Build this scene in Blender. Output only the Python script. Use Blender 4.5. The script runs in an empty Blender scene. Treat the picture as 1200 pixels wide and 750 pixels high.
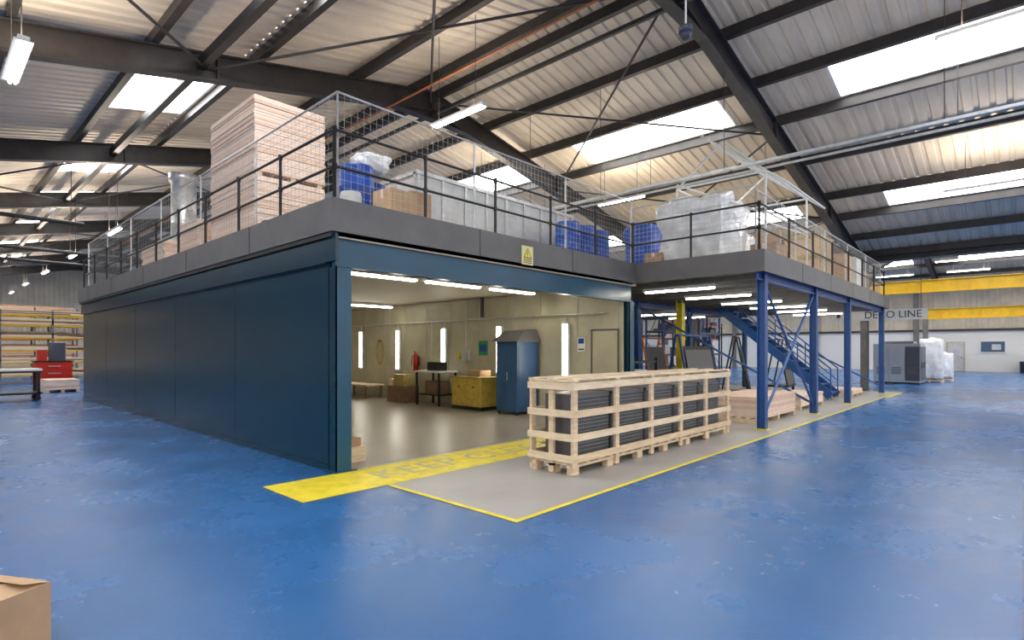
import bpy, bmesh, math, random
from mathutils import Vector, noise
random.seed(7)
S=bpy.context.scene
try:
    S.view_settings.view_transform='Standard'
    S.view_settings.look='None'
except Exception: pass

# ---------------- materials ----------------
M={}
def mat(name,col,rough=0.5,metal=0.0,var=0.0,scale=4.0,bump=0.0,bscale=30.0,col2=None,stretch=(1,1,1),emit=None,es=0,rvar=0.0,spec=0.5):
    m=bpy.data.materials.new(name); m.use_nodes=True
    nt=m.node_tree; b=nt.nodes['Principled BSDF']
    b.inputs['Base Color'].default_value=(*col,1); b.inputs['Roughness'].default_value=rough
    b.inputs['Metallic'].default_value=metal
    b.inputs['Specular IOR Level'].default_value=spec
    tc=nt.nodes.new('ShaderNodeTexCoord'); mp=nt.nodes.new('ShaderNodeMapping')
    mp.inputs['Scale'].default_value=stretch
    nt.links.new(tc.outputs['Object'],mp.inputs['Vector'])
    if var>0 or col2 or rvar>0:
        n=nt.nodes.new('ShaderNodeTexNoise'); n.inputs['Scale'].default_value=scale; n.inputs['Detail'].default_value=6; n.inputs['Roughness'].default_value=0.6
        nt.links.new(mp.outputs['Vector'],n.inputs['Vector'])
        r=nt.nodes.new('ShaderNodeValToRGB')
        c2=col2 if col2 else tuple(min(1,c*(1+var)) for c in col)
        c1=col if col2 else tuple(c*(1-var) for c in col)
        r.color_ramp.elements[0].position=0.35; r.color_ramp.elements[1].position=0.65
        r.color_ramp.elements[0].color=(*c1,1); r.color_ramp.elements[1].color=(*c2,1)
        nt.links.new(n.outputs['Fac'],r.inputs['Fac']); nt.links.new(r.outputs['Color'],b.inputs['Base Color'])
        if rvar>0:
            mr=nt.nodes.new('ShaderNodeMapRange'); mr.inputs['From Min'].default_value=.3; mr.inputs['From Max'].default_value=.7
            mr.inputs['To Min'].default_value=max(0.03,rough-rvar); mr.inputs['To Max'].default_value=rough+rvar
            nt.links.new(n.outputs['Fac'],mr.inputs['Value']); nt.links.new(mr.outputs['Result'],b.inputs['Roughness'])
    if bump>0:
        n2=nt.nodes.new('ShaderNodeTexNoise'); n2.inputs['Scale'].default_value=bscale; n2.inputs['Detail'].default_value=4
        nt.links.new(mp.outputs['Vector'],n2.inputs['Vector'])
        bp=nt.nodes.new('ShaderNodeBump'); bp.inputs['Strength'].default_value=bump; bp.inputs['Distance'].default_value=0.02
        nt.links.new(n2.outputs['Fac'],bp.inputs['Height']); nt.links.new(bp.outputs['Normal'],b.inputs['Normal'])
    if emit:
        b.inputs['Emission Color'].default_value=(*emit,1); b.inputs['Emission Strength'].default_value=es
    M[name]=m; return name
mat('roofdeck',(.74,.65,.54),.55,0,.10,1.2,stretch=(.4,2,1))
mat('steel',(.036,.032,.032),.45,.0,.25,3)
mat('steel_light',(.18,.175,.17),.45,.2,.2,3)
mat('skylight',(.9,.95,1),.4,emit=(1,.985,.96),es=11)
mat('tube',(1,1,1),.4,emit=(1,.97,.9),es=16)
mat('tubewarm',(1,1,.95),.4,emit=(1,.93,.78),es=25)
mat('white',(.78,.78,.76),.45)
mat('wallbeige',(.60,.54,.43),.6,0,.12,1)
mat('booth',(.50,.47,.35),.42,.0,.12,1.5)
mat('boothceil',(.42,.38,.30),.6)
mat('fascia',(.125,.123,.128),.5,.0,.12,2)
mat('bluewall',(.003,.034,.062),.27,.0,.07,.5)
mat('bluebeam',(.004,.066,.130),.28,.0,.10,2.0)
mat('bluepost',(.018,.090,.30),.35,0,.15,4)
mat('bluestair',(.012,.055,.21),.4)
mat('black',(.012,.012,.013),.45)
mat('rubber',(.02,.02,.02),.8)
mat('galv',(.55,.56,.57),.35,.5,.15,8)
mat('galvpanel',(.58,.59,.60),.45,.2,.12,3)
mat('yellow',(.80,.66,.03),.45,0,.18,5)
mat('yellowbeam',(.80,.50,.01),.4,0,.1,3)
mat('pine',(.80,.65,.46),.6,0,.14,3,stretch=(1,1,6))
mat('pine2',(.72,.55,.37),.6,0,.16,3,stretch=(1,4,6))
mat('pinkboard',(.80,.57,.45),.6,0,.06,6)
mat('pinkboard2',(.88,.71,.60),.6,0,.05,6)
mat('card',(.42,.27,.16),.75,0,.10,3)
mat('card2',(.56,.38,.23),.75,0,.10,3)
mat('drum',(.01,.07,.38),.35,0,.1,3)
mat('fins',(.06,.06,.065),.4,.3)
mat('fins2',(.13,.13,.14),.4,.3)
mat('finline',(.28,.29,.30),.4,.3)
mat('plastic',(.80,.82,.85),.22,0,.12,5,bump=.6,bscale=7)
mat('machine',(.46,.48,.51),.4,0,.06,2)
mat('machinedark',(.06,.07,.10),.4)
mat('bluecab',(.03,.09,.21),.4,0,.12,3)
mat('red',(.5,.02,.01),.4)
mat('orange',(.6,.16,.02),.4)
mat('green',(.02,.3,.12),.5)
mat('olive',(.40,.32,.10),.5,0,.2,6)
mat('ochre',(.58,.41,.07),.5,0,.2,6)
mat('brown',(.20,.12,.07),.6,0,.2,6)
mat('concrete',(.29,.26,.21),.36,0,.14,1.3,rvar=.04)
mat('greypaint',(.36,.355,.35),.38,0,.12,1.1,rvar=.05)
mat('signcream',(.75,.70,.35),.5)
mat('screen',(.05,.1,.18),.2)
mat('textdark',(.02,.02,.02),.5)
mat('textpale',(.50,.46,.24),.5)
mat('redpipe',(.40,.13,.05),.45)

def floor_mat():
    m=bpy.data.materials.new('bluefloor'); m.use_nodes=True; nt=m.node_tree; b=nt.nodes['Principled BSDF']
    tc=nt.nodes.new('ShaderNodeTexCoord')
    def nz(s,d=6,r=.6):
        n=nt.nodes.new('ShaderNodeTexNoise'); n.inputs['Scale'].default_value=s; n.inputs['Detail'].default_value=d; n.inputs['Roughness'].default_value=r
        nt.links.new(tc.outputs['Object'],n.inputs['Vector']); return n
    n1=nz(.6,7,.65); n2=nz(16,8,.75); n3=nz(1.6,6,.6)
    r1=nt.nodes.new('ShaderNodeValToRGB'); r1.color_ramp.elements[0].position=.3; r1.color_ramp.elements[1].position=.7
    r1.color_ramp.elements[0].color=(.013,.098,.300,1); r1.color_ramp.elements[1].color=(.022,.135,.385,1)
    nt.links.new(n1.outputs['Fac'],r1.inputs['Fac'])
    mul=nt.nodes.new('ShaderNodeMath'); mul.operation='MULTIPLY'
    nt.links.new(n2.outputs['Fac'],mul.inputs[0]); nt.links.new(n3.outputs['Fac'],mul.inputs[1])
    r2=nt.nodes.new('ShaderNodeValToRGB'); r2.color_ramp.elements[0].position=.325; r2.color_ramp.elements[1].position=.42
    r2.color_ramp.elements[0].color=(0,0,0,1); r2.color_ramp.elements[1].color=(.5,.5,.5,1)
    nt.links.new(mul.outputs[0],r2.inputs['Fac'])
    mx=nt.nodes.new('ShaderNodeMix'); mx.data_type='RGBA'
    nt.links.new(r2.outputs['Color'],mx.inputs['Factor']); nt.links.new(r1.outputs['Color'],mx.inputs['A']); mx.inputs['B'].default_value=(.04,.10,.21,1)
    sx=nt.nodes.new('ShaderNodeSeparateXYZ'); nt.links.new(tc.outputs['Object'],sx.inputs[0])
    outs=[]
    for ax,per in (('X',6.0),('Y',4.5)):
        d=nt.nodes.new('ShaderNodeMath'); d.operation='DIVIDE'; d.inputs[1].default_value=per; nt.links.new(sx.outputs[ax],d.inputs[0])
        f=nt.nodes.new('ShaderNodeMath'); f.operation='FRACT'; nt.links.new(d.outputs[0],f.inputs[0])
        l=nt.nodes.new('ShaderNodeMath'); l.operation='LESS_THAN'; l.inputs[1].default_value=.002; nt.links.new(f.outputs[0],l.inputs[0]); outs.append(l)
    a=nt.nodes.new('ShaderNodeMath'); a.operation='MAXIMUM'; nt.links.new(outs[0].outputs[0],a.inputs[0]); nt.links.new(outs[1].outputs[0],a.inputs[1])
    h=nt.nodes.new('ShaderNodeMath'); h.operation='MULTIPLY'; h.inputs[1].default_value=.5; nt.links.new(a.outputs[0],h.inputs[0])
    mx2=nt.nodes.new('ShaderNodeMix'); mx2.data_type='RGBA'
    nt.links.new(h.outputs[0],mx2.inputs['Factor']); nt.links.new(mx.outputs['Result'],mx2.inputs['A']); mx2.inputs['B'].default_value=(.01,.05,.16,1)
    nt.links.new(mx2.outputs['Result'],b.inputs['Base Color'])
    mr=nt.nodes.new('ShaderNodeMapRange'); mr.inputs['From Min'].default_value=.3; mr.inputs['From Max'].default_value=.7; mr.inputs['To Min'].default_value=.17; mr.inputs['To Max'].default_value=.34
    nt.links.new(n1.outputs['Fac'],mr.inputs['Value']); nt.links.new(mr.outputs['Result'],b.inputs['Roughness'])
    bp=nt.nodes.new('ShaderNodeBump'); bp.inputs['Strength'].default_value=.20; bp.inputs['Distance'].default_value=0.02
    nt.links.new(n2.outputs['Fac'],bp.inputs['Height']); nt.links.new(bp.outputs['Normal'],b.inputs['Normal'])
    M['bluefloor']=m
floor_mat()

# ---------------- mesh builder ----------------
class B:
    def __init__(s): s.v=[]; s.f=[]; s.m=[]; s.sm=[]; s.mats=[]
    def mi(s,n):
        if n not in s.mats: s.mats.append(n)
        return s.mats.index(n)
    def add(s,vs,fs,m,sm=False):
        o=len(s.v); s.v+= [tuple(v) for v in vs]; k=s.mi(m)
        for f in fs: s.f.append(tuple(i+o for i in f)); s.m.append(k); s.sm.append(sm)
        return s
    def box(s,x0,x1,y0,y1,z0,z1,m):
        v=[(x0,y0,z0),(x1,y0,z0),(x1,y1,z0),(x0,y1,z0),(x0,y0,z1),(x1,y0,z1),(x1,y1,z1),(x0,y1,z1)]
        return s.add(v,[(0,3,2,1),(4,5,6,7),(0,1,5,4),(1,2,6,5),(2,3,7,6),(3,0,4,7)],m)
    def rbox(s,cx,cy,z0,w,d,h,rot,m):
        c,q=math.cos(rot),math.sin(rot); v=[]
        for z in (z0,z0+h):
            for a,b in ((-1,-1),(1,-1),(1,1),(-1,1)):
                x=a*w/2;y=b*d/2; v.append((cx+x*c-y*q,cy+x*q+y*c,z))
        return s.add(v,[(0,3,2,1),(4,5,6,7),(0,1,5,4),(1,2,6,5),(2,3,7,6),(3,0,4,7)],m)
    def beam(s,p0,p1,w,h,m,off=(0,0)):
        p0=Vector(p0);p1=Vector(p1);d=(p1-p0).normalized()
        up=Vector((0,0,1)) if abs(d.z)<.98 else Vector((0,1,0))
        sd=d.cross(up).normalized(); u=sd.cross(d).normalized()
        o=sd*off[0]+u*off[1]; v=[]
        for p in (p0,p1):
            for a,b in ((-1,-1),(1,-1),(1,1),(-1,1)): v.append(p+o+sd*(a*w/2)+u*(b*h/2))
        return s.add(v,[(0,1,2,3),(7,6,5,4),(0,4,5,1),(1,5,6,2),(2,6,7,3),(3,7,4,0)],m)
    def ibeam(s,p0,p1,D,W,m,t=.025):
        s.beam(p0,p1,W,t,m,(0,D/2)); s.beam(p0,p1,W,t,m,(0,-D/2)); s.beam(p0,p1,t*.7,D,m); return s
    def tube(s,p0,p1,r,m,n=8,r1=None,cap=True):
        p0=Vector(p0);p1=Vector(p1);d=(p1-p0).normalized()
        up=Vector((0,0,1)) if abs(d.z)<.98 else Vector((0,1,0))
        a=d.cross(up).normalized(); b=a.cross(d); v=[]; r1=r if r1 is None else r1
        for p,R in ((p0,r),(p1,r1)):
            for i in range(n):
                t=2*math.pi*i/n; v.append(p+a*math.cos(t)*R+b*math.sin(t)*R)
        s.add(v,[(i,(i+1)%n,n+(i+1)%n,n+i) for i in range(n)],m,True)
        if cap: s.add(v[:n],[tuple(range(n))[::-1]],m); s.add(v[n:],[tuple(range(n))],m)
        return s
    def path(s,pts,r,m,n=6):
        for a,b in zip(pts,pts[1:]): s.tube(a,b,r,m,n)
        return s
    def lathe(s,cx,cy,prof,m,n=20):
        v=[]
        for r,z in prof:
            for i in range(n):
                t=2*math.pi*i/n; v.append((cx+r*math.cos(t),cy+r*math.sin(t),z))
        f=[(j*n+i,j*n+(i+1)%n,(j+1)*n+(i+1)%n,(j+1)*n+i) for j in range(len(prof)-1) for i in range(n)]
        s.add(v,f,m,True); return s
    def quad(s,pts,m): return s.add(pts,[tuple(range(len(pts)))],m)
    def build(s,name,bevel=0):
        me=bpy.data.meshes.new(name); me.from_pydata(s.v,[],s.f)
        for n in s.mats: me.materials.append(M[n])
        for i,p in enumerate(me.polygons): p.material_index=s.m[i]; p.use_smooth=s.sm[i]
        me.update()
        o=bpy.data.objects.new(name,me); S.collection.objects.link(o)
        if bevel>0:
            b=o.modifiers.new('bev','BEVEL'); b.width=bevel; b.segments=2; b.limit_method='ANGLE'
        return o
def text(name,body,loc,size,m,rot,parent=None,extr=.001,sx=1):
    c=bpy.data.curves.new(name,'FONT'); c.body=body; c.size=size; c.extrude=extr; c.align_x='CENTER'; c.align_y='CENTER'
    o=bpy.data.objects.new(name,c); S.collection.objects.link(o); o.location=loc; o.rotation_euler=rot; o.scale=(sx,1,1)
    c.materials.append(M[m])
    if parent: o.parent=parent
    return o

# ---------------- roof geometry ----------------
XR,ZR,SL,HS=9.65,9.0,.21,16.85
XV=XR+HS; XL=XR-HS; XR2=XV+HS; XW=53.0; YB=58.0; Y0=-9.6
def zr(x):
    if x<=XV: return ZR-SL*abs(x-XR)
    return ZR-SL*abs(x-XR2)
frames=[4.8+7.2*i for i in range(-2,8)]
def deck(b,x0,x1,y0,y1):
    ys=[];y=y0;P=.30;h=.045
    while y<y1-1e-6:
        for a,c in ((0,0),(.17,0),(.2,1),(.27,1)):
            if y+a<y1: ys.append((y+a,c*h))
        y+=P
    ys.append((y1,0)); n=len(ys)
    v=[(x0,y,zr(x0)+c) for y,c in ys]+[(x1,y,zr(x1)+c) for y,c in ys]
    b.add(v,[(i,i+1,n+i+1,n+i) for i in range(n-1)],'roofdeck')
rb=B(); wi=1
solid=[(XL,-2.6),(-1.1,3.2),(4.9,XR),(XR,13.8),(15.35,20.4),(21.95,XV),(XV,31.1),(32.6,37.6),(39.2,XR2),(XR2,47.5),(49.05,XW)]
strips=[(-2.6,-1.1),(3.2,4.9),(13.8,15.35),(20.4,21.95),(31.1,32.6),(37.6,39.2),(47.5,49.05)]
for a,c in solid: deck(rb,a,c,Y0,YB)
for a,c in strips:
    ly=Y0
    L=4.7 if a>XR else 3.7
    for h0,h1 in [(f+1.0,f+1.0+L) for f in frames if f+5.7<YB]:
        deck(rb,a,c,ly,h0); ly=h1
        if a>XV and h0>30: deck(rb,a,c,h0,h1); continue
        w=B()
        w.quad([(a,h0,zr(a)+.03),(a,h1,zr(a)+.03),(c,h1,zr(c)+.03),(c,h0,zr(c)+.03)],'skylight')
        for yy in (h0,h1): w.beam((a,yy,zr(a)),(c,yy,zr(c)),.06,.06,'white')
        for xx in (a,c): w.beam((xx,h0,zr(xx)),(xx,h1,zr(xx)),.06,.06,'white')
        w.build('window_%d'%wi); wi+=1
    deck(rb,a,c,ly,YB)
rb.build('ceiling')

pb=B()
offs=[.35,2.2,4.05,5.8,8.1,10.65,12.4,14.4,16.3]
pxs=[XR+o for o in offs]+[XR-o for o in (.35,2.2,4.65,6.6,8.6,10.65,12.4,14.4,16.3)]+[XR2-o for o in offs]+[XR2+o for o in offs if XR2+o<XW]
for x in pxs:
    pb.beam((x,Y0,zr(x)-.14),(x,YB,zr(x)-.14),.07,.24,'steel'); pb.beam((x,Y0,zr(x)-.26),(x,YB,zr(x)-.26),.13,.02,'steel')
pb.build('roof_purlins')

for f in frames:
    fb=B()
    for (xa,xb) in ((XR,XL),(XR,XV),(XR2,XV),(XR2,XW)):
        za,zb=zr(xa)-.56,zr(xb)-.56
        fb.ibeam((xa,f,za),(xb,f,zb),.5,.24,'steel',.03)
        sgn=1 if xb>xa else -1
        xh=xb-sgn*2.6; zh=zr(xh)-.56-.25
        if xb!=XW:
            fb.quad([(xh,f,zh),(xb,f,zb-.25),(xb,f,zb-.85)],'steel'); fb.beam((xh,f,zh),(xb,f,zb-.85),.24,.025,'steel')
        fb.quad([(xa,f,za-.2),(xa,f,za-.5),(xa+sgn*1.3,f,zr(xa+sgn*1.3)-.81)],'steel'); fb.beam((xa,f,za-.5),(xa+sgn*1.3,f,zr(xa+sgn*1.3)-.81),.24,.025,'steel')
        for q in (0.02,5.5,11.0):
            xx=xa+sgn*q; fb.box(xx-.015,xx+.015,f-.12,f+.12,zr(xx)-.80,zr(xx)-.32,'steel')
    for x in (XL+.12,XV):
        fb.box(x-.2,x-.17,f-.12,f+.12,0,zr(x)-.3,'steel_light'); fb.box(x+.17,x+.2,f-.12,f+.12,0,zr(x)-.3,'steel_light'); fb.box(x-.17,x+.17,f-.012,f+.012,0,zr(x)-.3,'steel_light')
        fb.box(x-.26,x+.26,f-.2,f+.2,0,.03,'steel_light')
    fb.build('steel_portal_frame')
g=B(); g.box(XV-.3,XV+.3,Y0,YB-.2,zr(XV)-.32,zr(XV)-.02,'steel'); g.build('valley_gutter')
g=B()
g.beam((3.85,Y0,7.25),(3.85,YB-.2,7.25),.14,.2,'black')
g.beam((XR,Y0,zr(XR)-.95),(XR,YB-.2,zr(XR)-.95),.08,.08,'steel')
g.build('longitudinal_tie_beam')
g=B()
def rp(x,y,dz=.42): return (x,y,zr(x)-dz)
for f in (4.8,19.2,33.6):
    for xa,xb in ((XR,15.3),(15.3,21),(21,XV-.4),(XR,4),(4,-2)):
        g.tube(rp(xa,f,.6),rp(xb,f+7.2,.6),.028,'steel'); g.tube(rp(xb,f,.6),rp(xa,f+7.2,.6),.028,'steel')
g.build('roof_bracing')
g=B()
g.tube((8.3,Y0,7.86),(8.3,40,7.86),.025,'redpipe')
for f in frames[:7]: g.tube((8.3,f,7.86),(8.3,f,zr(8.3)-.8),.01,'steel',5)
g.build('sprinkler_pipe')
g=B()
for y,z,x0_,x1_ in ((20.4,5.3,-6,3.4),(25.2,5.1,-6,9),(27.8,5.0,-6,6)):
    g.tube((x0_,y,z),(x1_,y,z),.06,'steel'); 
    for x in (x0_+1,(x0_+x1_)/2,x1_-.3): g.tube((x,y,z),(x,y,zr(x)-.02),.01,'steel',5)
g.build('heating_pipe')
g=B()
g.beam((12,-7,5.5),(12,10.5,5.5),.10,.02,'galv'); g.beam((12.05,-7,5.52),(12.05,10.5,5.52),.01,.05,'galv'); g.beam((11.95,-7,5.52),(11.95,10.5,5.52),.01,.05,'galv')
for y in (-6,-2.4,1,4.8,8,10.4): g.tube((12,y,5.5),(12,y,zr(12)-.02),.008,'steel',5)
g.beam((14.6,-7,6.2),(14.6,14,6.2),.05,.05,'galv')
for y in (-6,-2.4,1,4.8,8,12): g.tube((14.6,y,6.2),(14.6,y,zr(14.6)-.05),.008,'steel',5)
g.build('cable_tray')
g=B(); g.tube((7.6,3.6,6.3),(7.6,3.6,zr(7.6)-.02),.015,'white',8); g.lathe(7.6,3.6,[(0,6.1),(.05,6.11),(.08,6.16),(.085,6.2),(.10,6.2),(.10,6.28),(.03,6.32),(0,6.32)],'machinedark',16); g.build('dome_security_camera')

# ---------------- shell walls ----------------
def corrug_wall_y(b,x0,x1,y,z0,ztop,m):
    xs=[];x=x0
    while x<x1: xs+= [(x,0),(min(x+.18,x1),0),(min(x+.21,x1),.04),(min(x+.29,x1),.04)]; x+=.32
    xs.append((x1,0)); n=len(xs)
    v=[(x,y-d,z0) for x,d in xs]+[(x,y-d,ztop(x)) for x,d in xs]
    b.add(v,[(i,i+1,n+i+1,n+i) for i in range(n-1)],m)
def corrug_wall_x(b,y0,y1,x,z0,z1,m):
    ys=[];y=y0
    while y<y1: ys+= [(y,0),(min(y+.18,y1),0),(min(y+.21,y1),.04),(min(y+.29,y1),.04)]; y+=.32
    ys.append((y1,0)); n=len(ys)
    v=[(x-d,y,z0) for y,d in ys]+[(x-d,y,z1) for y,d in ys]
    b.add(v,[(i,i+1,n+i+1,n+i) for i in range(n-1)],m)
b=B(); corrug_wall_y(b,XL,XW,YB,2.2,lambda x:zr(x),'wallbeige'); b.box(XL,XW,YB-.1,YB+.1,0,2.2,'wallbeige'); b.build('wall_back')
b=B(); corrug_wall_x(b,Y0,YB,XW,3.0,zr(XW),'wallbeige'); b.box(XW-.1,XW+.1,Y0,YB,0,3.0,'white'); b.build('wall_right')
b=B(); b.box(XL-.15,XL-.05,12,YB,0,zr(XL),'wallbeige'); b.build('wall_left')
b=B(); b.quad([(-30,-30,0),(XW+.1,-30,0),(XW+.1,YB+.1,0),(-30,YB+.1,0)],'bluefloor'); b.build('floor')
b=B(); b.box(3.82,24.9,3.5,14,.0005,.003,'greypaint'); b.build('floor_grey_zone')
b=B(); b.box(3.76,10.8,6.62,22.4,.0035,.006,'concrete'); b.build('floor_booth_concrete')
b=B()
b.box(3.78,24.98,3.44,3.50,.004,.006,'yellow'); b.box(3.78,3.84,3.50,5.5,.004,.006,'yellow'); b.box(24.92,24.98,3.5,14,.004,.006,'yellow')
b.box(2.75,11.0,5.52,6.5,.004,.007,'yellow'); 
b.box(22,25,3.3,3.40,.004,.006,'yellow')
fm=b.build('floor_yellow_marking')
for i,xx in enumerate((5.7,9.0)):
    text('keep_clear_text_%d'%(i+1),'KEEP CLEAR',(xx,6.0,.0075),.66,'textpale',(0,0,0),fm,.0005)

# ---------------- mezzanine ----------------
DZ=3.48; ZT=3.55; ZF=3.12
b=B()
b.box(3.7,11.2,6.5,22.4,3.05,3.10,'boothceil'); b.box(3.66,11.2,6.5,22.4,3.40,DZ,'boothceil')
b.box(11.2,24.4,3.72,14,3.18,3.23,'boothceil'); b.box(11.2,24.4,3.72,14,3.40,DZ,'boothceil')
b.box(3.6,3.64,6.45,22.5,ZF,ZT,'fascia'); b.box(3.64,11.14,6.45,6.49,ZF,ZT,'fascia')
b.box(11.10,11.14,3.66,6.45,ZF,ZT,'fascia'); b.box(11.14,24.5,3.66,3.70,ZF,ZT,'fascia'); b.box(24.46,24.5,3.70,14,ZF,ZT,'fascia')
b.box(3.64,11.1,22.46,22.5,ZF,ZT,'fascia')
for y in range(9,22,3): b.box(3.595,3.6,y,y+.012,ZF,ZT,'black')
for x in (6.2,8.7): b.box(x,x+.012,6.445,6.45,ZF,ZT,'black')
for x in (13.6,16.1,18.6,21.1,23.6): b.box(x,x+.012,3.655,3.66,ZF,ZT,'black')
b.box(3.62,3.72,6.52,22.4,3.06,ZF,'black')
b.build('mezzanine_platform')
b=B()
b.box(3.70,11.05,6.55,6.57,2.68,3.10,'bluebeam'); b.box(3.70,11.05,6.50,6.57,3.07,3.10,'bluebeam'); b.box(3.70,11.05,6.50,6.57,2.68,2.71,'bluebeam')
b.box(3.70,11.05,6.57,6.63,2.68,3.05,'bluebeam')
for x0,x1,y0 in ((3.70,3.92,6.52),(10.92,11.10,6.50)):
    b.box(x0,x1,y0,y0+.02,0,2.68,'bluebeam'); b.box(x0,x1,y0+.18,y0+.2,0,2.68,'bluebeam'); b.box((x0+x1)/2-.01,(x0+x1)/2+.01,y0+.02,y0+.18,0,2.68,'bluebeam'); b.box(x0-.0,x0+.012,y0,y0+.2,0,2.68,'bluewall')
b.box(3.66,3.98,6.47,6.78,0.007,.02,'bluebeam')
b.box(3.66,3.70,6.47,6.72,2.75,3.10,'bluewall')
b.build('opening_steel_frame')
b=B()
b.box(3.72,3.76,6.72,22.4,0,3.04,'bluewall')
b.box(3.66,3.72,6.72,22.4,2.74,3.04,'bluewall'); b.box(3.655,3.66,6.72,22.4,2.74,2.75,'black')
b.box(3.70,3.72,6.72,22.4,0,.08,'bluewall')
for y in (9.9,13.1,16.2,19.3): b.box(3.717,3.7205,y,y+.004,.1,2.74,'black')
b.build('wall_booth_left')
b=B()
b.box(10.8,10.86,6.62,22.4,0,3.04,'booth')
y=6.7
while y<22: b.box(10.785,10.80,y,y+.03,.0,3.03,'booth'); y+=1.15
b.box(10.77,10.8,7.5,22.3,.0,.08,'booth')
b.build('wall_booth_right')
b=B(); b.box(3.78,10.76,18.3,18.36,0,3.04,'booth')
x=4.4
while x<10.7: b.box(x,x+.03,18.285,18.3,0,3.03,'booth'); x+=1.15
b.build('wall_booth_back')
b=B(); b.box(3.765,3.775,6.75,18.28,0.01,3.03,'booth'); b.build('wall_booth_lining')

b=B()
P=[11.55,15.25,18.85,24.2]
def hpost(b,x,y,m,w=.16,top=3.17):
    b.box(x-w/2,x+w/2,y-w/2,y-w/2+.015,0,top,m); b.box(x-w/2,x+w/2,y+w/2-.015,y+w/2,0,top,m); b.box(x-.01,x+.01,y-w/2,y+w/2,0,top,m)
    b.box(x-w*.8,x+w*.8,y-w*.8,y+w*.8,0,.02,'yellow')
for x in P:
    hpost(b,x,3.85,'bluepost'); hpost(b,x,13.8,'bluepost')
for x in (15.25,18.85,24.2): hpost(b,x,8.8,'bluepost')
b.tube((11.62,3.85,.25),(15.18,3.85,2.95),.03,'bluepost'); b.tube((15.18,3.85,.25),(11.62,3.85,2.95),.03,'bluepost')
b.tube((15.25,3.95,.3),(15.25,8.7,2.9),.03,'bluepost'); b.tube((24.2,3.95,.3),(24.2,8.7,2.9),.03,'bluepost')
b.ibeam((11.2,3.85,3.06),(24.4,3.85,3.06),.14,.10,'bluepost'); b.ibeam((11.2,8.8,3.05),(24.4,8.8,3.05),.18,.10,'bluepost')
x=11.8
while x<24.4: b.box(x-.03,x+.03,3.95,13.9,3.06,3.18,'steel_light'); x+=.9
b.build('mezzanine_post_frame')
b=B(); hpost(b,16.3,7.9,'yellow',.2); b.build('yellow_column')

# ---------------- railings ----------------
def rail(b,p0,p1,step,h=1.0,m='black'):
    p0=Vector(p0);p1=Vector(p1);L=(p1-p0).length;n=max(1,round(L/step))
    for i in range(n+1):
        p=p0.lerp(p1,i/n); b.tube(p,p+Vector((0,0,h)),.024,m,8); b.tube(p,p+Vector((0,0,.02)),.05,m,8)
        for q in (h,h*.52): b.tube(p+Vector((0,0,q-.035)),p+Vector((0,0,q+.035)),.034,m,8)
    for q in (h,h*.52): b.tube(p0+Vector((0,0,q)),p1+Vector((0,0,q)),.02,m,8)
b=B()
rail(b,(3.72,6.6,DZ),(3.72,22.3,DZ),1.6); rail(b,(3.72,6.6,DZ),(11.2,6.6,DZ),1.6); rail(b,(11.22,6.6,DZ),(11.22,3.8,DZ),1.4); rail(b,(11.22,3.8,DZ),(24.35,3.8,DZ),1.9)
rail(b,(24.35,3.8,DZ),(24.35,13.9,DZ),2)
b.build('guard_railing')
def mesh(b,p0,p1,h,dx=.1,dz=.1,r=.0035):
    p0=Vector(p0);p1=Vector(p1);L=(p1-p0).length;n=int(L/dx)
    for i in range(n+1):
        p=p0.lerp(p1,i/n); b.tube(p,p+Vector((0,0,h)),r,'galv',3,cap=False)
    k=int(h/dz)
    for j in range(k+1): b.tube(p0+Vector((0,0,j*dz)),p1+Vector((0,0,j*dz)),r,'galv',3,cap=False)
    m=max(1,round(L/2.4))
    for i in range(m+1):
        p=p0.lerp(p1,i/m); b.tube(p,p+Vector((0,0,h)),.017,'galv',8)
    b.tube(p0+Vector((0,0,h)),p1+Vector((0,0,h)),.015,'galv',8)
b=B()
mesh(b,(3.82,6.7,DZ),(3.82,22.2,DZ),1.55,.12,.12,.0025); mesh(b,(3.82,6.7,DZ),(11.3,6.7,DZ),1.55,.1,.1,.0025); mesh(b,(11.32,6.7,DZ),(11.32,3.9,DZ),1.4,.1,.1,.003); mesh(b,(11.32,3.9,DZ),(24.25,3.9,DZ),1.3,.12,.12)
b.build('wire_mesh_fence')
b=B()
for x in (12.2,15.2):
    A=(x,4.0,DZ);Bq=(x,6.0,DZ);C=(x,4.0,DZ+1.9);D=(x,6.0,DZ+1.9);T=(x,4.9,DZ+2.75)
    for a,c in ((A,C),(Bq,D),(C,D),(C,T),(T,D),(A,Bq)): b.tube(a,c,.025,'white',8)
    b.tube((x,4.0,DZ+1.0),(x,6.0,DZ+2.0),.02,'white'); b.tube((x,3.6,DZ+1.6),(x,5.4,DZ+3.0),.02,'white')
for y,z in ((4.0,DZ+1.9),(4.9,DZ+2.75),(6.0,DZ+1.9),(3.6,DZ+1.6),(5.4,DZ+3.0),(4.0,DZ+1.05)): b.tube((12.2,y,z),(15.2,y,z),.022,'white',8)
for i in range(1,6):
    x=12.2+.5*i; b.tube((x,3.6,DZ+1.6),(x,5.4,DZ+3.0),.01,'white',6)
b.build('pallet_safety_gate')

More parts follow.
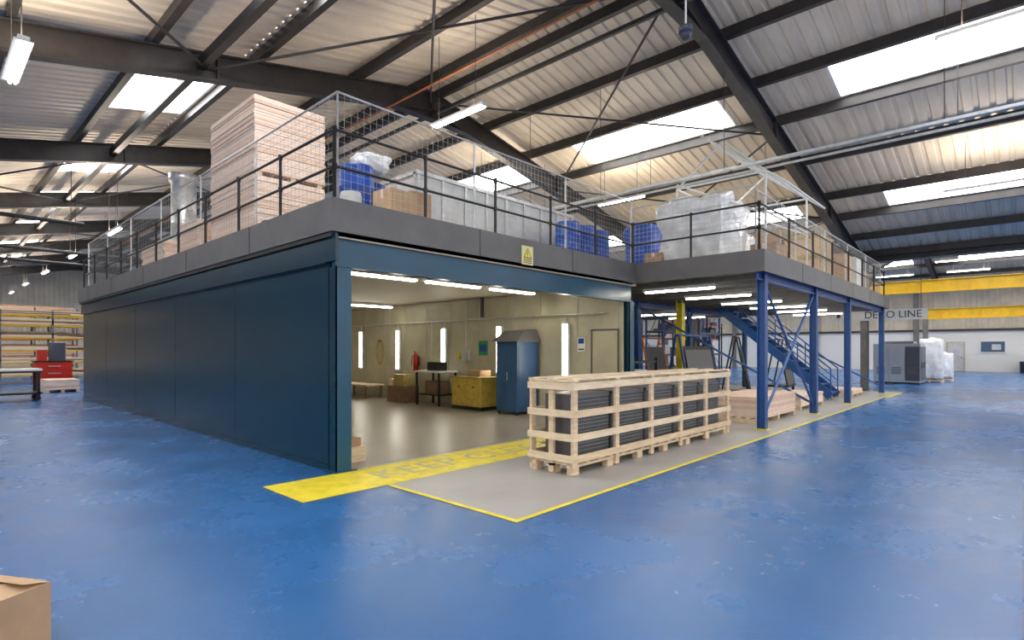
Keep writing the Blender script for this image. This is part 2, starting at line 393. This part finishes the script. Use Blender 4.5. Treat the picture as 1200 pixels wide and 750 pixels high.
# ---------------- lights ----------------
def strip(p0,p1,warm=False,hang=None,up=0):
    b=B(); p0=Vector(p0);p1=Vector(p1)
    b.beam(p0,p1,.12,.06,'white'); b.beam(p0-Vector((0,0,.0)),p1,.2,.012,'white',(0,-.03))
    d=(p1-p0).normalized()
    b.tube(p0+d*.03-Vector((0,0,.055)),p1-d*.03-Vector((0,0,.055)),.022,'tubewarm' if warm else 'tube',8)
    sd=d.cross(Vector((0,0,1)))
    b.tube(p0+d*.03-Vector((0,0,.05))+sd*.06,p1-d*.03-Vector((0,0,.05))+sd*.06,.018,'tubewarm' if warm else 'tube',8)
    if hang is not None:
        for t in (.15,.85):
            q=p0.lerp(p1,t); b.tube(q,(q.x,q.y,hang(q.x)),.008,'steel',5)
    o=b.build('fluorescent_strip_light')
    if up:  # added area lamp above the fixture, only to brighten the roof underside
        L=bpy.data.lights.new('roof_fill_light','AREA'); L.shape='RECTANGLE'; L.size=.2; L.size_y=(p1-p0).length; L.energy=up; L.color=(1,.86,.68)
        lo=bpy.data.objects.new('roof_fill_light',L); S.collection.objects.link(lo); c=(p0+p1)/2; lo.location=(c.x,c.y,c.z+.06); lo.rotation_euler=(math.pi,0,0); lo.parent=o
H=lambda x:zr(x)-.02
UP=80
strip((8,8.2,6.7),(8,9.9,6.7),hang=H,up=UP*.4)
strip((.95,9.4,5.6),(.95,11.0,5.6),hang=H,up=UP*1.5)
for y in (21.8,28.6,35.8,43,50): strip((4.4,y-.8,5.5),(4.4,y+.8,5.5),hang=H,up=UP*1.8)
for y in (26,33,40): strip((1,y-.8,5.6),(1,y+.8,5.6),hang=H,up=UP*1.8)
strip((18.8,-1.5,5.85),(18.8,1.6,5.85),hang=H,up=UP)
strip((15.3,8.6,6.4),(15.3,10.3,6.4),hang=H,up=UP*.7)
strip((13,12,6.4),(13,13.7,6.4),hang=H,up=UP*.7)
strip((9.6,-1,5.9),(9.6,.9,5.9),hang=H,up=UP)  # this and the next are extra unseen fixtures, added to brighten the roof
strip((2,0,5.9),(2,1.8,5.9),hang=H,up=UP*2)
for x,z in ((31,5.8),(36,6.2),(42,6.3)):
    for y in (-1,2.4,6): strip((x,y-1,z),(x,y+1,z),hang=H,up=UP*1.8)
for x in (5.9,7.6,9.4): strip((x-.75,8.7,3.0),(x+.75,8.7,3.0),True)
for x in (5.9,9.6): strip((x-.75,14.8,3.0),(x+.75,14.8,3.0),True)
for x in (11.75,13.9,16.25,18.6,21,23.2):
    strip((x,4.9,3.0),(x,6.6,3.0),True); 
for x in (12.9,16.2,19.5,22): strip((x,9.6,3.0),(x,11.2,3.0),True)
for y in (8.16,10.4,12.7,15.0,17.2):
    b=B(); b.box(10.70,10.784,y-.10,y+.10,.95,2.25,'white'); b.box(10.69,10.70,y-.075,y+.075,.99,2.21,'tubewarm'); b.build('vertical_strip_light')

# ---------------- slatted crate ----------------
b=B()
x0,x1,y0,y1=5.62,10.62,4.15,4.88
for yy in (y0+.03,(y0+y1)/2-.04,y1-.11): 
    for i in range(7):
        xx=x0+.02+i*(x1-x0-.2)/6; b.box(xx,xx+.14,yy,yy+.09,0.004,.10,'pine2')
for yy in (y0+.03,(y0+y1)/2-.04,y1-.11): b.box(x0,x1,yy,yy+.09,.10,.13,'pine')
i=0; xx=x0+.02
while xx<x1-.1: b.box(xx,xx+.1,y0+.02,y1-.02,.13,.152,'pine2'); xx+=.28
for j,z in enumerate((.17,.44,.74,1.09)):
    for yy in (y0-.022,y1): b.box(x0-.01+random.uniform(-.01,.01),x1+random.uniform(-.01,.02),yy,yy+.022,z,z+.09,'pine' if j%2 else 'pine2')
    for xx in (x0-.022,x1): b.box(xx,xx+.022,y0-.02,y1+.02,z,z+.09,'pine')
n=6
for i in range(n):
    xx=x0+i*(x1-x0-.09)/(n-1)
    for yy in (y0,y1-.04): b.box(xx,xx+.09,yy,yy+.04,.02,1.19,'pine2')
    b.box(xx,xx+.09,y0-.02,y1+.02,1.19,1.212,'pine')
for yy in (y0,(y0+y1)/2-.045,y1-.09): b.box(x0-.02,x1+.02,yy,yy+.09,1.213,1.233,'pine')
b.box(x0,x0+.04,(y0+y1)/2-.04,(y0+y1)/2+.04,.02,1.19,'pine2')
for k in range(5):
    a=x0+.14+k*.95; c=a+.86
    b.box(a,c,y0+.16,y1-.16,.155,1.02,'fins2')
    q=a
    while q<c: b.box(q,q+.008,y0+.13,y0+.16,.17,1.0,'finline'); q+=.035
    for z in (.155,.98): b.box(a,c,y0+.125,y0+.16,z,z+.04,'fins2')
    for z in [.22+.05*t for t in range(16)]: b.box(a,c,y0+.122,y0+.13,z,z+.006,'finline')
b.build('slatted_wooden_crate')

# ---------------- board stacks ----------------
def boards(name,x0,x1,y0,y1,z0,z1,t=.045,pal=True,jit=.012,breaks=()):
    b=B(); z=z0
    if pal:
        for xx in (x0,(x0+x1)/2-.05,x1-.1): b.box(xx,xx+.1,y0,y1,z,z+.1,'pine2')
        yy=y0
        while yy<y1-.05: b.box(x0,x1,yy,yy+.1,z+.1,z+.12,'pine'); yy+=.2
        z+=.12
    i=0
    while z<z1-1e-3:
        for q in breaks:
            if q<=z<q+t:
                for xx in (x0+.05,(x0+x1)/2,x1-.15): b.box(xx,xx+.1,y0+.02,y1-.02,z,z+.08,'pine')
                z+=.08
        j=random.uniform(-jit,jit);k=random.uniform(-jit,jit)
        b.box(x0+j,x1+j,y0+k,y1+k,z,z+t-.006,random.choice(['pinkboard','pinkboard2','pinkboard2'])); z+=t; i+=1
    return b.build(name)
boards('insulation_board_stack',4.25,5.65,10.4,12.6,DZ,6.3,.05,breaks=(4.8,))
boards('insulation_board_stack',4.2,5.4,13.3,14.6,DZ,4.5,.05)
boards('insulation_board_stack',4.2,5.2,15.6,17.6,DZ,4.35,.05)
boards('insulation_board_stack',12.3,14.8,4.15,5.3,.004,.58,.035)
boards('insulation_board_stack',15.8,18.0,4.3,5.3,.004,.38,.035)
boards('insulation_board_stack',21.3,22.8,4.2,5.2,.004,.25,.035)

# ---------------- mezz goods ----------------
b=B()
X0,X1,Ya,Yb_=6.2,10.9,8.1,9.3
b.box(X0,X1,Ya,Yb_,DZ+.1,4.8,'galvpanel')
for x in [X0+i*(X1-X0-.06)/8 for i in range(9)]: b.box(x,x+.06,Ya-.03,Ya,DZ,4.85,'galv')
for y in (Ya,(Ya+Yb_)/2,Yb_-.06): b.box(X0-.03,X0,y,y+.06,DZ,4.85,'galv')
b.box(X0-.03,X1+.03,Ya-.04,Yb_+.03,4.8,4.87,'galv'); b.box(X0-.03,X1+.03,Ya-.04,Yb_+.03,DZ+.08,DZ+.14,'galv')
for x in (X0,X1-.1): 
    for y in (Ya,Yb_-.1): b.box(x,x+.1,y,y+.1,DZ,DZ+.1,'galv')
b.build('galvanised_container')
def drum(cx,cy,z0,r=.29,h=.9,m='drum'):
    b=B(); b.lathe(cx,cy,[(0,z0),(r,z0),(r,z0+.03),(r*.97,z0+.05),(r*.97,z0+h*.32),(r*1.01,z0+h*.34),(r*.97,z0+h*.36),(r*.97,z0+h*.64),(r*1.01,z0+h*.66),(r*.97,z0+h*.68),(r*.97,z0+h*.9),(r*.9,z0+h*.96),(r*.92,z0+h),(r*.86,z0+h),(r*.85,z0+h*.96),(0,z0+h*.96)],m)
    b.tube((cx+r*.5,cy,z0+h*.95),(cx+r*.5,cy,z0+h),.03,'black'); b.build('plastic_drum')
drum(4.75,7.75,DZ,.28,1.0); drum(5.35,8.3,DZ,.28,.95)
for x,y in ((9.75,7.35),(10.35,7.35),(10.95,7.4)): drum(x,y,DZ)
drum(4.35,7.25,DZ,.16,.42,'galvpanel')
def carton(name,cx,cy,z0,w,d,h,rot=0,m='card',tape=True):
    b=B(); b.rbox(cx,cy,z0,w,d,h,rot,m)
    if tape:
        b.rbox(cx,cy,z0+h,w*1.002,.06,.003,rot,'pinkboard2'); b.rbox(cx,cy,z0+h*.75,w*1.004,.06,h*.252,rot,'pinkboard2')
    b.build(name,.006)
carton('cardboard_box',5.05,7.15,DZ,.5,.42,.55,.1,'card2'); carton('cardboard_box',5.65,7.45,DZ,.4,.4,.7,0,'card')
carton('cardboard_box',13.75,4.45,DZ,.7,.6,.6,0,'card'); carton('cardboard_box',14.65,4.5,DZ,.8,.6,.45,.1,'card2')
carton('cardboard_box',11.75,6.3,DZ,.45,.4,.35,.2,'card'); carton('cardboard_box',13.8,4.45,DZ+.61,.5,.5,.3,.2,'card2')
carton('cardboard_box',19.9,4.5,DZ,1.0,.9,1.1,0,'card2'); carton('cardboard_box',21.6,4.5,DZ,1.0,.9,1.2,0,'white'); carton('cardboard_box',23.2,4.6,DZ,1.1,.9,.9,0,'card')
b=B(); b.lathe(4.1,9.2,[(0,DZ),(.15,DZ),(.2,DZ+.12),(.21,DZ+.25),(.19,DZ+.25),(.18,DZ+.12),(0,DZ+.04)],'black'); b.build('black_bucket')
b=B(); b.box(17.2,18.6,4.2,5.1,DZ+.1,4.85,'card2')
for x in (17.2,17.85,18.5):
    for y in (4.17,5.1): b.box(x,x+.1,y,y+.03,DZ,4.88,'olive')
for z in (DZ+.1,4.2,4.78): 
    for y in (4.15,5.12): b.box(17.2,18.6,y,y+.025,z,z+.09,'olive')
    b.box(17.17,17.2,4.17,5.12,z,z+.09,'olive')
b.box(17.18,18.62,4.15,5.14,4.85,4.88,'olive')
b.build('plywood_packing_crate')
def lump(name,c,dims,m,seed,amp=.12,rnd=.45):
    bm=bmesh.new(); bmesh.ops.create_cube(bm,size=2); bmesh.ops.subdivide_edges(bm,edges=bm.edges[:],cuts=13,use_grid_fill=True)
    for v in bm.verts:
        p=v.co.copy(); q=p.normalized()*1.15
        p=p.lerp(q,rnd)
        nn=noise.noise(p*1.7+Vector((seed,0,0)))*amp*1.4+noise.noise(p*5+Vector((0,seed,0)))*amp*.5
        p=p*(1+nn)
        v.co=Vector((c[0]+p.x*dims[0]/2,c[1]+p.y*dims[1]/2,max(c[2],c[2]+dims[2]/2+p.z*dims[2]/2)))
    me=bpy.data.meshes.new(name); bm.to_mesh(me); bm.free(); me.materials.append(M[m])
    for p in me.polygons: p.use_smooth=True
    o=bpy.data.objects.new(name,me); S.collection.objects.link(o); return o
lump('shrink_wrapped_load',(12.55,5.5,DZ),(1.7,1.5,1.55),'plastic',3,.16,.30)
lump('shrink_wrapped_load',(14.7,5.75,DZ),(1.5,1.1,1.15),'plastic',8,.16,.30)
lump('blue_sack',(14.0,7.7,DZ),(1.5,.8,1.55),'drum',5,.12,.3)
lump('plastic_sack',(5.1,7.9,DZ+1.0),(.5,.5,.3),'plastic',5)
b=B(); b.lathe(5.6,18.9,[(.34,DZ),(.34,4.4),(.36,4.42),(.34,4.44),(.34,5.4),(.36,5.42),(.34,5.44),(.34,6.7),(.40,6.72),(.40,6.95),(.0,7.0)],'galv',24)
b.box(5.15,6.05,18.45,19.35,DZ,DZ+.35,'galvpanel'); b.build('ventilation_duct')

b=B(); b.box(7.2,7.5,6.43,6.447,3.10,3.43,'signcream')
b.add([(7.35,6.426,3.40),(7.24,6.426,3.22),(7.46,6.426,3.22)],[(0,1,2)],'black'); b.add([(7.35,6.4245,3.375),(7.262,6.4245,3.232),(7.438,6.4245,3.232)],[(0,1,2)],'yellow')
b.box(7.342,7.358,6.422,6.4243,3.27,3.33,'black'); b.box(7.342,7.358,6.422,6.4243,3.245,3.26,'black')
for z in (3.19,3.16,3.13): b.box(7.24,7.46,6.426,6.43,z,z+.012,'black')
b.build('warning_sign')

# ---------------- booth interior ----------------
b=B()
b.box(9.9,10.68,9.0,9.7,.08,1.80,'bluecab'); b.box(9.885,9.9,9.02,9.345,.12,1.76,'bluecab'); b.box(9.885,9.9,9.355,9.68,.12,1.76,'bluecab')
b.box(9.86,9.885,9.30,9.32,.85,1.05,'galv'); b.box(9.95,10.6,8.99,9.0,.2,1.7,'bluecab')
for x in (9.93,10.6):
    for y in (9.03,9.62): b.box(x,x+.05,y,y+.05,.006,.08,'black')
b.add([(9.8,8.9,1.80),(10.7,8.9,1.80),(10.7,9.8,1.80),(9.8,9.8,1.80),(10.2,9.05,2.08),(10.7,9.05,2.12),(10.7,9.7,2.12),(10.2,9.7,2.08)],[(0,3,2,1),(4,5,6,7),(0,1,5,4),(1,2,6,5),(2,3,7,6),(3,0,4,7)],'fins2')
b.build('blue_metal_cabinet',.004)
b=B(); b.box(10.0,10.65,10.35,11.5,.1,.85,'ochre')
for y in (10.37,10.93): b.box(9.985,10.0,y,y+.54,.14,.81,'ochre'); b.box(9.97,9.985,y+.24,y+.3,.6,.63,'black')
b.box(10.0,10.65,10.35,11.5,.006,.1,'black'); b.box(9.96,10.68,10.3,11.55,.85,.88,'olive'); b.box(10.2,10.6,10.6,11.1,.88,1.05,'card'); b.build('yellow_storage_cabinet')
b=B(); b.box(9.95,10.65,12.0,13.1,.95,1.0,'white')
for x in (9.97,10.58):
    for y in (12.02,13.03): b.box(x,x+.05,y,y+.05,.006,.95,'black')
b.box(9.97,10.63,12.02,13.08,.3,.33,'black'); b.box(10.1,10.5,12.2,12.8,.33,.7,'brown'); b.box(10.1,10.5,12.3,12.7,1.0,1.25,'black'); b.build('workbench')
b=B(); b.box(9.95,10.5,13.6,14.5,.006,.5,'brown'); b.box(10.0,10.4,13.7,14.2,.5,.85,'olive'); b.box(10,10.4,14.25,14.45,.5,.7,'pinkboard'); b.build('storage_chest')
b=B(); b.box(9.9,10.6,15.6,17.4,.42,.47,'pine2')
for y in (15.65,17.3): b.box(9.95,10.0,y,y+.06,.006,.42,'brown'); b.box(10.5,10.55,y,y+.06,.006,.42,'brown')
b.build('wooden_bench')
b=B(); b.lathe(10.68,14.0,[(0,.95),(.08,.95),(.08,1.4),(.04,1.48),(.02,1.5),(0,1.5)],'red',14); b.tube((10.68,14,1.5),(10.6,14,1.55),.015,'black'); b.path([(10.68,14,1.5),(10.6,14.08,1.4),(10.58,14.1,1.1)],.012,'black'); b.box(10.76,10.785,13.95,14.05,1.1,1.4,'black'); b.build('fire_extinguisher')
b=B()
for k in range(4):
    R=.26+.02*k; pts=[(10.74-.02*k,16.0+R*.6*math.sin(t*math.pi/12),1.55+R*1.4*math.cos(t*math.pi/12)) for t in range(25)]
    b.path(pts,.012,'olive')
b.tube((10.78,16,1.9),(10.66,16,1.9),.02,'black'); b.build('coiled_air_hose')
b=B(); b.box(10.775,10.798,6.72,7.42,.01,2.04,'booth'); b.box(10.765,10.78,6.69,6.73,.01,2.08,'fins2'); b.box(10.765,10.78,7.41,7.45,.01,2.08,'fins2'); b.box(10.765,10.78,6.69,7.45,2.04,2.08,'fins2'); b.box(10.74,10.775,7.28,7.38,1.0,1.03,'galv'); b.box(10.77,10.775,6.78,7.36,.4,1.9,'booth'); b.build('door_1')
b=B(); b.box(10.77,10.784,7.62,7.84,1.55,1.9,'white'); b.box(10.765,10.77,7.65,7.81,1.75,1.87,'drum'); b.box(10.765,10.77,7.65,7.81,1.6,1.63,'black'); b.build('safety_notice')
b=B(); b.box(10.77,10.784,10.9,11.25,1.45,1.85,'green'); b.box(10.765,10.77,10.95,11.2,1.55,1.75,'drum'); b.build('safety_notice')
b=B(); b.box(10.70,10.784,11.6,11.9,1.3,1.6,'galvpanel'); b.tube((10.74,11.75,1.6),(10.74,11.75,3.04),.015,'galv'); b.box(10.72,10.784,12.0,12.1,1.35,1.5,'yellow'); b.build('electrical_switch_box')
b=B(); b.tube((10.72,7.0,2.45),(10.72,18,2.45),.02,'galv'); 
for y in (8.16,10.4,12.7,15,17.2): b.tube((10.74,y,2.26),(10.74,y,2.45),.012,'galv')
for y in (13.3,15.5,9.9): b.tube((10.74,y,1.3),(10.74,y,3.04),.012,'galv')
b.tube((10.66,11.0,2.5),(10.66,11.0,3.04),.05,'steel'); b.build('service_conduit')
b=B(); b.box(4.15,4.4,6.95,7.25,.006,.22,'pine2'); b.box(4.18,4.36,7.0,7.2,.22,.34,'card'); b.build('small_wooden_block')

# ---------------- stairs ----------------
b=B(); X=20.2; ya,yb=3.9+.6,8.4; n=14
for i in range(n):
    y=ya+(yb-ya)*i/n; z=(i+1)*DZ/n
    b.box(X-.42,X+.42,y,y+.27,z-.04,z,'bluestair')
for x in (X-.45,X+.45):
    b.beam((x,ya,.12),(x,yb,DZ-.12),.05,.26,'bluepost')
    b.tube((x,ya,1.0),(x,yb,DZ+.9),.022,'bluepost'); b.tube((x,ya,.6),(x,yb,DZ+.45),.018,'bluepost')
    for t in (0,.25,.5,.75,1): b.tube((x,ya+(yb-ya)*t,.05+t*DZ*.98),(x,ya+(yb-ya)*t,1.0+t*(DZ-.1)),.02,'bluepost')
b.build('blue_steel_staircase')

# ---------------- goods under extension ----------------
def rack(name,x0,x1,y0,y1,h,levels,post,shelf,cols,seed,fill=.8,timber=False):
    r=random.Random(seed); b=B()
    nx=max(2,round((x1-x0)/2)+1)
    for i in range(nx):
        x=x0+(x1-x0)*i/(nx-1)
        for y in (y0,y1): b.box(x-.04,x+.04,y-.04,y+.04,0.004,h,post)
        b.beam((x,y0,.2),(x,y1,h*.5),.03,.03,post); b.beam((x,y1,h*.5),(x,y0,h*.95),.03,.03,post)
    for z in levels:
        for y in (y0,y1): b.box(x0,x1,y-.025,y+.025,z-(.06 if timber else .1),z,shelf)
        if timber:
            y=y0-.04
            while y<y1-.15:
                zz=z
                for q in range(r.randint(2,6)):
                    L0=x0+r.uniform(-.3,1.2); L1=x1-r.uniform(-.3,1.8); t=r.uniform(.03,.06)
                    b.box(L0,L1,y,y+.13,zz,zz+t-.005,r.choice(cols)); zz+=t
                y+=.15
            continue
        b.box(x0,x1,y0,y1,z-.02,z,shelf)
        x=x0+.1
        while x<x1-.3:
            w=r.uniform(.2,.7); hh=r.uniform(.12,.5)
            if r.random()<fill and x+w<x1-.05: b.box(x,x+w,y0+.05,y1-.1,z,z+hh,r.choice(cols))
            x+=w+r.uniform(.03,.2)
    return b.build(name)
C1=['black','card','bluecab','white','fins2','machinedark','galvpanel','brown']
rack('storage_rack',12.6,18.6,10.6,11.5,2.7,(.3,1.0,1.7,2.3),'black','machinedark',C1,1)
rack('storage_rack',26,33,13.5,14.5,4.2,(.2,1.4,2.6,3.6),'bluestair','fins2',C1,3)
rack('storage_rack',34,42,17,18,3.6,(.2,1.3,2.4,3.4),'black','orange',C1,4)
rack('storage_rack',26,34,24,25,4.6,(.2,1.5,2.8,4.0),'bluestair','yellow',C1,6)
def aframe(x,y,L,rot,m,pan):
    b=B()
    b.box(0,L,-.4,.4,.18,.26,m)
    for xx in (.05,L-.05):
        for s_ in (-1,1): b.beam((xx,s_*.38,.26),(xx,s_*.05,2.0),.05,.05,m)
        for s_ in (-.33,.33):
            b.tube((xx-.02,s_-.03,.1),(xx-.02,s_+.03,.1),.09,'rubber',12); b.box(xx-.05,xx+.01,s_-.04,s_+.04,.1,.18,m)
    b.beam((0,0,2.0),(L,0,2.0),.1,.05,m); b.beam((0,-.3,.9),(L,-.3,.9),.04,.04,m)
    for i,pm in enumerate(pan):
        t=-.40-.04*i; b.quad([(.1+.05*i,t,.28),(L-.1-.1*i,t,.28),(L-.1-.1*i,t+.28,1.7-.1*i),(.1+.05*i,t+.28,1.7-.1*i)],pm)
    o=b.build('panel_trolley'); o.location=(x,y,0.003); o.rotation_euler=(0,0,rot)
aframe(12.2,8.4,1.6,.2,'black',['machinedark','fins2']); aframe(14.0,6.9,1.7,-.1,'bluestair',['black','fins2']); aframe(16.8,9.6,1.8,.1,'orange',['machinedark']); aframe(17.3,6.6,1.5,.3,'black',['bluecab','black'])
aframe(14.9,9.2,1.2,.3,'black',['black']); aframe(20.9,9.5,1.8,.1,'black',['machinedark','black']); aframe(22.2,6.9,1.5,.1,'black',['fins2'])
b=B()
for x in (12.2,13.1,14.0,14.9): 
    b.box(x,x+.07,10.1,10.17,.004,2.9,'black')
for z in (.6,1.3,2.0,2.8): b.box(12.2,14.97,10.1,10.17,z,z+.06,'black')
for i in range(9): b.box(12.3+.3*i,12.5+.3*i,10.02,10.1,.7,1.2+.07*(i%3),['machinedark','bluecab','red','galvpanel'][i%4])
b.build('tool_hanging_frame')
b=B()
b.box(13.2,14.2,9.2,9.9,.004,.9,'machinedark'); b.box(13.35,13.6,9.5,9.8,.9,2.2,'orange'); b.box(13.3,14.1,9.3,9.8,1.9,2.3,'machinedark'); b.tube((13.9,9.5,1.3),(13.9,9.5,1.9),.05,'galv'); b.box(13.3,14.1,9.25,9.8,.9,.95,'galv'); b.box(14.1,14.25,9.3,9.6,1.2,1.6,'galvpanel'); b.build('pillar_drill_machine')
b=B()
for x in (11.7,12.9):
    for y in (6.9,7.7): b.box(x-.04,x+.04,y-.04,y+.04,.004,1.4,'black')
for z in (.15,.7,1.3): 
    for y in (6.9,7.7): b.box(11.7,12.9,y-.02,y+.02,z-.03,z+.03,'black')
    for x in (11.7,12.9): b.box(x-.02,x+.02,6.9,7.7,z-.03,z+.03,'black')
b.box(11.75,12.85,6.95,7.65,.18,.2,'galv'); b.box(11.85,12.7,7.05,7.5,.2,.6,'card'); b.box(11.85,12.7,7.05,7.5,.72,1.1,'galvpanel'); b.build('steel_stillage')

# ---------------- far right area ----------------
def machine(x0,x1,y0,y1,h,name,dark=True):
    b=B(); b.box(x0,x1,y0,y1,.08,h,'machine'); b.box(x0+.05,x1-.05,y0+.05,y1-.05,0,.08,'black')
    n=3
    for i in range(n):
        w=(y1-y0)/n; b.box(x0-.02,x0,y0+i*w+.03,y0+(i+1)*w-.03,.15,h-.1,'machinedark' if i==0 else 'machine')
        for q in range(6): b.box(x0-.03,x0-.02,y0+i*w+.12,y0+(i+1)*w-.12,h*.25+q*.06,h*.25+q*.06+.03,'fins2')
    for i in range(3):
        w=(x1-x0)/3; b.box(x0+i*w+.03,x0+(i+1)*w-.03,y0-.02,y0,.15,h-.1,'machinedark'); b.box(x0+i*w+.15,x0+i*w+.2,y0-.04,y0-.02,h*.4,h*.55,'black')
    b.box(x0,x1,y0,y1,h,h+.04,'machine'); b.box(x0+.3,x1-.3,y0+.3,y1-.3,h+.04,h+.16,'fins2')
    b.build(name,.01)
machine(31.5,33.2,3.5,5.35,1.85,'industrial_chiller_unit')
lump('wrapped_pallet_load',(34.2,3.35,.14),(1.0,.9,2.0),'plastic',11,.08,.2)
lump('wrapped_pallet_load',(36.0,3.1,.14),(1.0,.9,1.3),'plastic',12,.08,.2)
for cx,cy in ((34.2,3.35),(36.0,3.1)):
    b=B()
    for yy in (-.45,0,.4): b.box(cx-.5,cx+.5,cy+yy,cy+yy+.08,0,.1,'pine2')
    for i in range(6): b.box(cx-.5+i*.18,cx-.4+i*.18,cy-.45,cy+.48,.1,.125,'pine')
    b.build('wooden_pallet')
boards('timber_pallet_stack',43,46,-2.8,-1.2,0,.8,.08)
b=B(); b.box(XW-.16,XW-.105,.9,2.4,1.35,2.3,'white'); b.box(XW-.18,XW-.16,1.0,2.3,1.45,2.2,'screen'); b.box(XW-.185,XW-.18,1.2,1.7,1.6,2.0,'galvpanel'); b.build('notice_board')
b=B(); b.box(XW-.16,XW-.105,3.2,4.3,0,2.2,'booth'); b.box(XW-.18,XW-.16,3.3,4.2,.05,2.1,'galvpanel'); b.box(XW-.22,XW-.18,3.35,3.45,1,1.05,'black'); b.build('door_2')
for y in (-3,6,13,20,27): 
    b=B(); b.box(XW-.3,XW-.11,y,y+.25,0,6.6,'steel_light'); b.box(XW-.33,XW-.3,y-.06,y+.31,0,6.6,'steel_light'); b.build('steel_stanchion')
b=B(); b.box(XW-.25,XW-.11,-3,30,3.0,3.15,'steel'); b.build('trim_1')
for y in (-.6,.0):
    b=B(); b.lathe(XW-.6,y,[(0,0),(.2,0),(.24,.75),(.26,.78),(0,.8)],'machinedark',14); b.build('waste_bin')
def crane(X,ya,yb,zc,D,hoist):
    b=B(); b.ibeam((X,ya,zc),(X,yb,zc),D,.35,'yellowbeam',.04)
    y=ya+1
    while y<yb: b.box(X-.16,X+.16,y,y+.02,zc-D/2,zc+D/2,'yellowbeam'); y+=2
    for y in (ya+.3,yb-.4): b.box(X-.15,X+.15,y,y+.28,0,zc-D/2-.01,'steel_light')
    if hoist is not None:
        b.box(X-.3,X+.3,hoist,hoist+.7,zc-D/2-.4,zc-D/2-.02,'yellowbeam'); b.tube((X,hoist+.3,zc-D/2-.4),(X,hoist+.3,zc-D/2-1.0),.02,'black'); b.box(X-.08,X+.08,hoist+.22,hoist+.38,zc-D/2-1.2,zc-D/2-1.0,'black')
    b.build('overhead_crane_beam')
crane(36,-9,16,4.93,.62,7.5); crane(46,-9,5.1,3.98,.66,None)
b=B(); b.box(25.3,25.36,2.6,4.75,2.74,3.14,'galvpanel')
for y in (2.8,4.6): b.tube((25.33,y,3.14),(25.33,y,zr(25.33)-.02),.01,'steel',5)
sg=b.build('hanging_line_sign')
text('sign_lettering','DECO LINE',(25.29,3.68,2.94),.38,'textdark',(math.pi/2,0,-math.pi/2),sg,.002,.95)

# ---------------- far left area ----------------
rack('timber_rack',-3,6.5,35,36.3,3.5,(.4,1.0,1.6,2.2,2.8,3.3),'steel_light','yellowbeam',['pine','card2','pinkboard2','pine2','brown'],9,.9,True)
rack('timber_rack',-3,6.5,41,42.3,4.0,(.4,1.3,2.2,3.1,3.8),'steel_light','orange',['pine','card2','pinkboard','pine2'],10,.8,True)
b=B()
b.box(.1,2.75,22.8,23.8,.94,1.0,'white'); b.box(.1,2.75,22.8,23.8,.88,.94,'black')
for x in (.15,1.4,2.62):
    for y in (22.85,23.67): b.box(x,x+.08,y,y+.08,.12,.9,'black')
b.box(.1,2.75,22.85,23.75,.2,.26,'black')
for x in (.2,2.65):
    for y in (22.9,23.7): b.tube((x-.0,y-.03,.075),(x,y+.03,.075),.075,'rubber',12)
b.build('trolley_table')
b=B(); b.box(3.4,4.6,30,31,.1,1.1,'red'); b.box(3.9,4.4,30.2,30.8,1.14,1.9,'machinedark'); b.box(3.5,3.8,30.3,30.7,1.14,1.6,'red')
for z in (.2,.5,.8): b.box(3.45,4.55,29.97,30,z,z+.25,'red'); b.box(3.8,4.2,29.94,29.97,z+.1,z+.13,'galv')
b.box(3.35,4.65,29.95,31.05,1.1,1.14,'black')
for x in (3.5,4.5): b.tube((x,30.2,.05),(x,30.3,.05),.05,'rubber',10); b.tube((x,30.7,.05),(x,30.8,.05),.05,'rubber',10)
b.build('red_workshop_machine')
boards('timber_pallet_stack',3.3,4.3,26.6,28,0,.45,.06)

# foreground cardboard box, open flaps
b=B()
bx,by,w,d,h=.10,3.86,.62,.50,.37
rot=.5; c,s_=math.cos(rot),math.sin(rot)
def T(x,y,z): return (bx+x*c-y*s_,by+x*s_+y*c,z)
def wallq(p,q,z0,z1,m='card'):
    b.quad([T(*p,z0),T(*q,z0),T(*q,z1),T(*p,z1)],m)
cs=[(-w/2,-d/2),(w/2,-d/2),(w/2,d/2),(-w/2,d/2)]
for i in range(4): wallq(cs[i],cs[(i+1)%4],0,h,'card')
b.quad([T(*p,.01) for p in cs],'card')
b.quad([T(-w/2,-d/2,h),T(w/2,-d/2,h),T(w/2-.05,-d/2+.14,h+.03),T(-w/2+.05,-d/2+.14,h+.03)],'card2')
b.quad([T(w/2,-d/2,h),T(w/2,d/2,h),T(w/2-.14,d/2,h+.04),T(w/2-.14,-d/2,h+.04)],'card2')
b.quad([T(-w/2,d/2,h),T(w/2,d/2,h),T(w/2,d/2+.03,h+.1),T(-w/2,d/2+.03,h+.1)],'card2')
b.rbox(bx-.05,by+.05,.02,.2,.2,h+.04,.5,'card'); b.rbox(bx+.0,by+.12,.02,.10,.12,h+.12,.9,'white'); b.rbox(bx-.12,by+.04,.02,.08,.08,h+.12,.3,'red')
b.quad([T(w/2+.001,-.12,.12),T(w/2+.001,.06,.12),T(w/2+.001,.06,.24),T(w/2+.001,-.12,.24)],'white')
b.build('open_cardboard_box')

# ---------------- world, camera ----------------
w=bpy.data.worlds.new('World'); S.world=w; w.use_nodes=True
bg=w.node_tree.nodes['Background']; bg.inputs[0].default_value=(1,.96,.90,1); bg.inputs[1].default_value=1.7
cam=bpy.data.cameras.new('cam'); co=bpy.data.objects.new('camera',cam); S.collection.objects.link(co)
cam.sensor_width=36; cam.lens=648/1200*36; cam.shift_y=35/1200; cam.clip_end=300
co.location=(0,0,1.6); co.rotation_euler=(math.pi/2,0,-math.atan2(.7338,.6794))
S.camera=co
